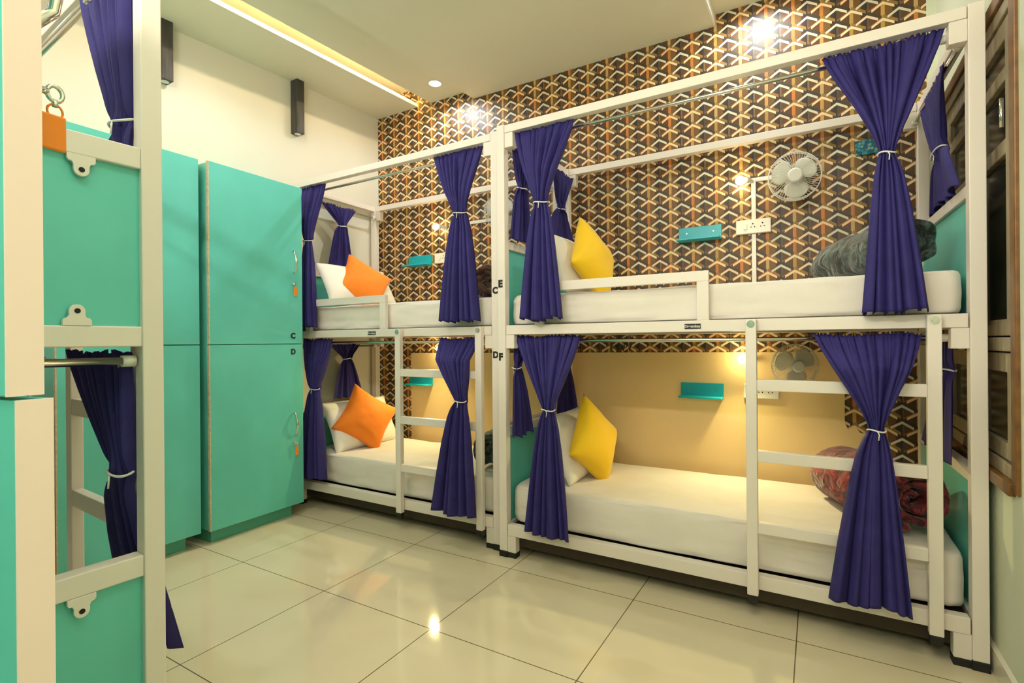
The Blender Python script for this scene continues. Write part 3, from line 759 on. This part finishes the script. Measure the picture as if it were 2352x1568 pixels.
# ------------------------------------------------------------------ bedding
def mattress(label, x0, x1, y0, y1, z0, z1, seed, rot=None, loc=None):
    cxm, cym = (x0+x1)/2, (y0+y1)/2; hx, hy, hz = (x1-x0)/2, (y1-y0)/2, (z1-z0)/2
    nu, nv = 120, 40
    b = MB()
    def sup(a, e): return math.copysign(abs(math.cos(a))**e, math.cos(a)), math.copysign(abs(math.sin(a))**e, math.sin(a))
    # perimeter curve = rounded rectangle, profile = rounded rectangle
    def per(u):
        r = .05; L = [(2*(hx-r)), (2*(hy-r))]; tot = 2*(L[0]+L[1])+2*PI*r; s = u*tot
        segs = [('l', L[0]), ('a', PI*r/2), ('l', L[1]), ('a', PI*r/2), ('l', L[0]), ('a', PI*r/2), ('l', L[1]), ('a', PI*r/2)]
        cs = [((hx-r), (-hy+r), -PI/2), ((hx-r), (hy-r), 0), (-(hx-r), (hy-r), PI/2), (-(hx-r), (-hy+r), PI)]
        st = [(-(hx-r), -hy, 1, 0), (hx, -(hy-r), 0, 1), ((hx-r), hy, -1, 0), (-hx, (hy-r), 0, -1)]
        for i, (k, l) in enumerate(segs):
            if s <= l or i == 7:
                if k == 'l':
                    q = st[i//2]; return q[0]+q[2]*s, q[1]+q[3]*s
                c = cs[i//2]; a = c[2]+s/r; return c[0]+r*math.cos(a), c[1]+r*math.sin(a)
            s -= l
    def P(u, v):
        x, y = per(u)
        # v: 0 centre bottom .. 1 centre top
        pr = [(0, -1), (.93, -1), (.985, -.93), (1.0, -.75), (1.005, 0), (1.0, .70), (.985, .90), (.955, .99), (.90, 1), (.6, 1), (.3, 1), (0, 1)]
        f = v*(len(pr)-1); i = min(int(f), len(pr)-2); f -= i
        k = pr[i][0]+(pr[i+1][0]-pr[i][0])*f; zz = pr[i][1]+(pr[i+1][1]-pr[i][1])*f
        # keep the rounding width even on both axes
        inset = (1-k)
        sx = 1-inset*hy/hx if k > .5 else None
        if sx is None:
            kk = k/.5; sx = (1-.5*hy/hx)*kk; k2 = .5*kk
        else: k2 = k
        X, Y = x*sx, y*k2
        n = noise.noise(Vector((X*2.2+seed, Y*3, zz*2)))
        n2 = noise.noise(Vector((X*9+seed, Y*9+zz*3, zz*5)))
        Z = zz*hz+(.008*n+.003*n2)*(1 if zz > -.5 else .2)
        return (X, Y+ (.006*n2+.005*n if abs(zz) < .95 else 0), Z+hz)
    b.grid(P, nu, nv, cu=True)
    o = b.build('mattress', M['linen']); o.location = (cxm, cym, z0)
    if rot: o.rotation_euler = (0, 0, rot); o.location = loc
    tag(o, label, 'mattress', 'white sheeted mattresses'); return o
mattress('white sheeted mattress on the upper level of the right bunk', -1.545, .494, 2.600, 3.445, 1.342, 1.517, 1)
mattress('white sheeted mattress on the lower level of the right bunk', -1.545, .494, 2.600, 3.445, .190, .408, 2)
mattress('white sheeted mattress on the upper level of the left corner bunk', -3.495, -1.684, 2.655, 3.445, 1.342, 1.525, 3)
mattress('white sheeted mattress on the lower level of the left corner bunk', -3.495, -1.684, 2.660, 3.445, .190, .405, 4)
c_, s_ = math.cos(-.0611), math.sin(-.0611)
def ab(lx, ly, lz): return (-1.45+lx*c_-ly*s_, .687+lx*s_+ly*c_, lz)
mattress('white sheeted mattress on the upper level of the nearest left bunk', -.93, .93, -.42, .42, 0, .16, 5, -.0611, ab(-1.01, -.5, 1.295))
mattress('white sheeted mattress on the lower level of the nearest left bunk', -.93, .93, -.42, .42, 0, .19, 6, -.0611, ab(-1.01, -.5, .191))

def cushion(name, label, cat, w, h, t_, m, loc, rot, seed, group=None, pinch=.9, sag=0):
    b = MB(); N = 29
    def H(x, y):
        a = max(0, 1-abs(x)**2.6)*max(0, 1-abs(y)**2.6)
        return a**.55
    for sgn in (1, -1):
        def P(u, v, sgn=sgn):
            x, y = 2*u-1, 2*v-1
            # sides curve in between the corners
            ex = 1-.12*(1-abs(y)**1.6)*pinch; ey = 1-.12*(1-abs(x)**1.6)*pinch
            n = noise.noise(Vector((x*1.6+seed, y*1.6, sgn)))*.10+noise.noise(Vector((x*4+seed, y*4, sgn)))*.03
            hgt = H(x, y)*(1+n)*t_/2
            return (x*w/2*ex, sgn*hgt, y*h/2*ey-sag*(1-abs(x))*(y > 0)*.02)
        b.grid(P, N, N)
    me_o = b.build(name, m)
    bm = bmesh.new(); bm.from_mesh(me_o.data); bmesh.ops.remove_doubles(bm, verts=bm.verts, dist=.0005); bmesh.ops.recalc_face_normals(bm, faces=bm.faces); bm.to_mesh(me_o.data); bm.free()
    me_o.location = loc; me_o.rotation_euler = rot
    return tag(me_o, label, cat, group)
R_ = math.radians
# pillows lean on the end panels at the head ends; local plane: x width, z height, y thickness
def pil(label, loc, rot, seed, w=.62, h=.40, t_=.16): return cushion('pillow', label, 'pillow', w, h, t_, M['pillow'], loc, rot, seed, 'white pillows', .5)
pil('white pillow behind the yellow cushion on the upper right bunk', (-1.335, 3.06, 1.725), (R_(-22), 0, R_(90)), 1)
pil('white pillow behind the yellow cushion on the lower right bunk', (-1.325, 3.04, .60), (R_(-24), 0, R_(90)), 2, h=.44)
pil('white pillow behind the orange cushion on the upper left bunk', (-3.24, 3.01, 1.71), (R_(-30), 0, R_(88)), 3, h=.38, w=.72)
pil('white pillow behind the orange cushion on the lower left bunk', (-3.26, 3.05, .585), (R_(-26), 0, R_(90)), 4, h=.42, w=.70)
def cus(label, m, loc, rot, seed, s=.40, nm='cushion', g=None): return cushion(nm, label, 'cushion', s, s, .17, m, loc, rot, seed, g, 1.0)
cus('yellow cushion standing on its corner on the upper right bunk', M['yellow'], (-1.185, 3.0, 1.742), (R_(-18), R_(36), R_(73)), 11, .42, g='yellow square cushions')
cus('yellow cushion standing on its corner on the lower right bunk', M['yellow'], (-1.185, 3.0, .627), (R_(-14), R_(38), R_(73)), 12, .43, g='yellow square cushions')
cus('orange cushion tilted on the upper left bunk beside the white pillow', M['orange'], (-3.17, 3.0, 1.725), (R_(-28), R_(28), R_(62)), 13, .41, g='orange square cushions')
cus('orange cushion tilted on the lower left bunk beside the white pillow', M['orange'], (-3.155, 3.0, .635), (R_(-24), R_(33), R_(58)), 14, .43, g='orange square cushions')

def blanket(label, m, p0, p1, r, seed, flat=.88):
    """a rolled-up fleece blanket: spiral ends, creased sides"""
    p0 = Vector(p0); p1 = Vector(p1); d = p1-p0; L = d.length; d.normalize()
    up = Vector((0,0,1)); sd = d.cross(up).normalized(); up = sd.cross(d)
    org = (p0+p1)/2
    turns = 2.6; b = MB(); nu, nv = 150, 26
    def P(u, v):
        a = -2*PI*turns*(1-u)-PI*.62; rr = r*(.16+.84*u**.8)
        s = (v-.5)*L
        bulge = 1-.10*(abs(2*v-1)**3)
        n = noise.noise(Vector((math.cos(a)*1.5+seed, math.sin(a)*1.5, s*7)))
        n2 = noise.noise(Vector((math.cos(a)*5+seed, math.sin(a)*5, s*20)))
        n3 = noise.noise(Vector((a*1.2, seed, 3)))
        rr = rr*bulge*(1+.10*n+.05*n2)
        ss = s+.035*n3*(2*v-1)+(u-1)*0.05*(2*v-1)
        q = d*ss+sd*math.cos(a)*rr+up*math.sin(a)*rr*flat
        return tuple(q)
    b.grid(P, nu, nv)
    o = b.build('blanket', m); o.location = org
    sdm = o.modifiers.new('thick', 'SOLIDIFY'); sdm.thickness = .034; sdm.offset = -1
    bv = o.modifiers.new('sub', 'SUBSURF'); bv.levels = 1; bv.render_levels = 1
    return tag(o, label, 'blanket', 'rolled fleece blankets')
blanket('dark grey-green rolled blanket on the right end of the upper right bunk', M['fur_grey'], (.365, 2.76, 1.662), (.085, 3.34, 1.640), .152, 21)
blanket('crimson rolled blanket on the right end of the lower right bunk', M['fur_red'], (.385, 2.73, .560), (.09, 3.26, .550), .176, 22)
blanket('brown rolled blanket on the right end of the upper left bunk', M['fur_brown'], (-1.845, 2.80, 1.655), (-1.90, 3.3, 1.65), .140, 23)
blanket('dark green rolled blanket on the right end of the lower left bunk', M['fur_green'], (-1.835, 2.80, .545), (-1.90, 3.3, .54), .150, 24)

# ------------------------------------------------------------------ lockers
def locker(label, xf, y0, y1, ang, handles, letters):
    t = thing('locker', label, 'locker', (xf, y0, 0), ang, 'tall teal lockers')
    Wd = y1-y0; D = .315
    b = MB(); b.box(-D, -.024, .004, Wd-.004, .09, 2.375); b.build('body', M['teal'], t, .002)
    MB().box(-D+.02, -.055, .035, Wd-.065, 0, .09).build('plinth', M['teal_dark'], t, .001)
    for z0, z1 in ((.088, 1.240), (1.246, 2.380)):
        dr = MB().box(-.018, 0, .0065, Wd-.002, z0, z1).build('door', M['teal'], t, .001)
        MB().box(-.019, .0004, 0, .0065, z0, z1).build('edge_band', M['gold_band'], dr)
        if handles:
            zh, zk = handles[0 if z0 > 1 else 1]
            yh = Wd-.075
            h = MB(); h.tube([(0, yh, zh+.078), (.012, yh, zh+.080), (.020, yh, zh+.062), (.028, yh, zh+.03), (.034, yh, zh), (.028, yh, zh-.03), (.020, yh, zh-.062), (.012, yh, zh-.080), (0, yh, zh-.078)],
                             [.006, .0075, .006, .0065, .009, .0065, .006, .0075, .006], 10); h.build('handle', M['chrome'], dr)
            k = MB(); k.tube([(0, yh, zk), (.006, yh, zk)], .011, 16); k.box(.006, .026, yh-.002, yh+.002, zk-.007, zk+.007); k.build('lock', M['chrome'], dr)
            g = MB(); g.box(.016, .019, yh-.010, yh+.016, zk-.088, zk-.022); g.build('key_tag', M['key_orange'], dr, .002)
            rr = MB(); rr.tube([(.018, yh+.002+.009*math.sin(a*PI/6), zk-.012+.012*math.cos(a*PI/6)) for a in range(12)], .0015, 5, closed=True); rr.build('key_ring', M['chrome'], dr)
    for ch, z in letters:
        text_mesh('locker_letter', ch, .052, M['print'], t, face_px(.0012, Wd-.082, z), .0006)
    return t
locker('tall teal locker with doors marked C and D and chrome handles, beside the left bunk', -3.225, 1.783, 2.466, R_(1.0), ((1.832, 1.675), (.667, .532)), (('C', 1.300), ('D', 1.186)))
locker('tall teal locker without visible handles, left of the C and D locker', -3.255, 1.045, 1.745, 0, None, ())

# foreground locker: stands just outside the frame, its two doors open towards the camera
def near_locker():
    t = thing('locker', 'open teal locker door with cream edge and orange key tag at the far left', 'locker', (-1.16, .075, 0), 0, 'tall teal lockers')
    MB().box(-.285, -.022, -.62, -.005, .09, 2.38).build('body', M['teal'], t, .002)
    MB().box(-.26, -.05, -.59, -.03, 0, .09).build('plinth', M['teal_dark'], t, .001)
    def door(E, th, z0, z1, a):
        """E = world xy of the free edge centre"""
        E = Vector((E[0], E[1], 0)); hinge = Vector((-1.16, .075, 0))
        d = (hinge-E); d.z = 0; L = d.length; d.normalize(); n = Vector((-d.y, d.x, 0))
        def Q(s, w, z): v = E+d*s+n*w-hinge; return (v.x, v.y, z)
        def bx(s0, s1, w0, w1, za, zb, nm, m, par, bev=0):
            b = MB(); vs = [Q(s, w, z) for z in (za, zb) for s, w in ((s0, w0), (s1, w0), (s1, w1), (s0, w1))]
            b.add(vs, [(0,3,2,1),(4,5,6,7),(0,1,5,4),(1,2,6,5),(2,3,7,6),(3,0,4,7)]); return b.build(nm, m, par, bev)
        dr = bx(.0015, L-.02, -th/2, th/2, z0, z1, 'door', M['teal'], t, .001)
        bx(-.0005, .0015, -th/2-.0003, th/2+.0003, z0, z1, 'edge_band', M['band'], dr)
        return dr, Q, d, n
    dr, Q, d, n = door((-.519, .149), .0222, 1.2115, 2.38, 0)
    # n points to which side?  outer face carries handle, lock and key
    sg = -1 if n.y > 0 else 1
    o_ = -sg   # towards +Y
    nn = 1 if n.y > 0 else -1
    base = .0111*nn
    def TQ(pts): return [Q(*p) for p in pts]
    zk = 1.462; s0 = .030
    k = MB(); k.tube(TQ([(s0, base, zk), (s0, base+.006*nn, zk)]), .010, 14)
    k.tube(TQ([(s0, base+.006*nn, zk), (s0, base+.017*nn, zk)]), .003, 8); k.build('lock', M['chrome'], dr)
    k = MB(); k.tube(TQ([(s0, base+.0225*nn+.0055*math.cos(a*PI/8), zk+.0065*math.sin(a*PI/8)) for a in range(16)]), .0018, 8, closed=True)
    k.tube(TQ([(s0, base+.0225*nn, zk-.006), (s0, base+.0225*nn, zk-.011)]), .0022, 6); k.build('key', M['chrome'], dr)
    k = MB(); k.tube(TQ([(s0, base+.0225*nn+.0055*math.cos(a*PI/8), zk-.015+.006*math.sin(a*PI/8)) for a in range(16)]), .0009, 6, closed=True); k.build('key_ring', M['key_orange'], dr)
    g = MB(); w0, w1 = base+.010*nn, base+.030*nn
    vs = [Q(s, w, z) for z in (zk-.048, zk-.018) for s, w in ((s0-.002, w0), (s0+.002, w0), (s0+.002, w1), (s0-.002, w1))]
    g.add(vs, [(0,3,2,1),(4,5,6,7),(0,1,5,4),(1,2,6,5),(2,3,7,6),(3,0,4,7)]); g.build('key_tag', M['key_orange'], dr, .0015)
    h = MB(); zh = 1.598
    h.tube(TQ([(s0, base, zh-.078), (s0, base+.010*nn, zh-.082), (s0, base+.022*nn, zh-.068), (s0, base+.028*nn, zh-.03), (s0, base+.030*nn, zh), (s0, base+.028*nn, zh+.03), (s0, base+.022*nn, zh+.068), (s0, base+.010*nn, zh+.082), (s0, base, zh+.078)]),
           [.006, .006, .0045, .0045, .006, .0045, .0045, .006, .006], 10); h.build('handle', M['chrome'], dr)
    door((-.516, .1535), .0225, .088, 1.2085, 0)
near_locker()
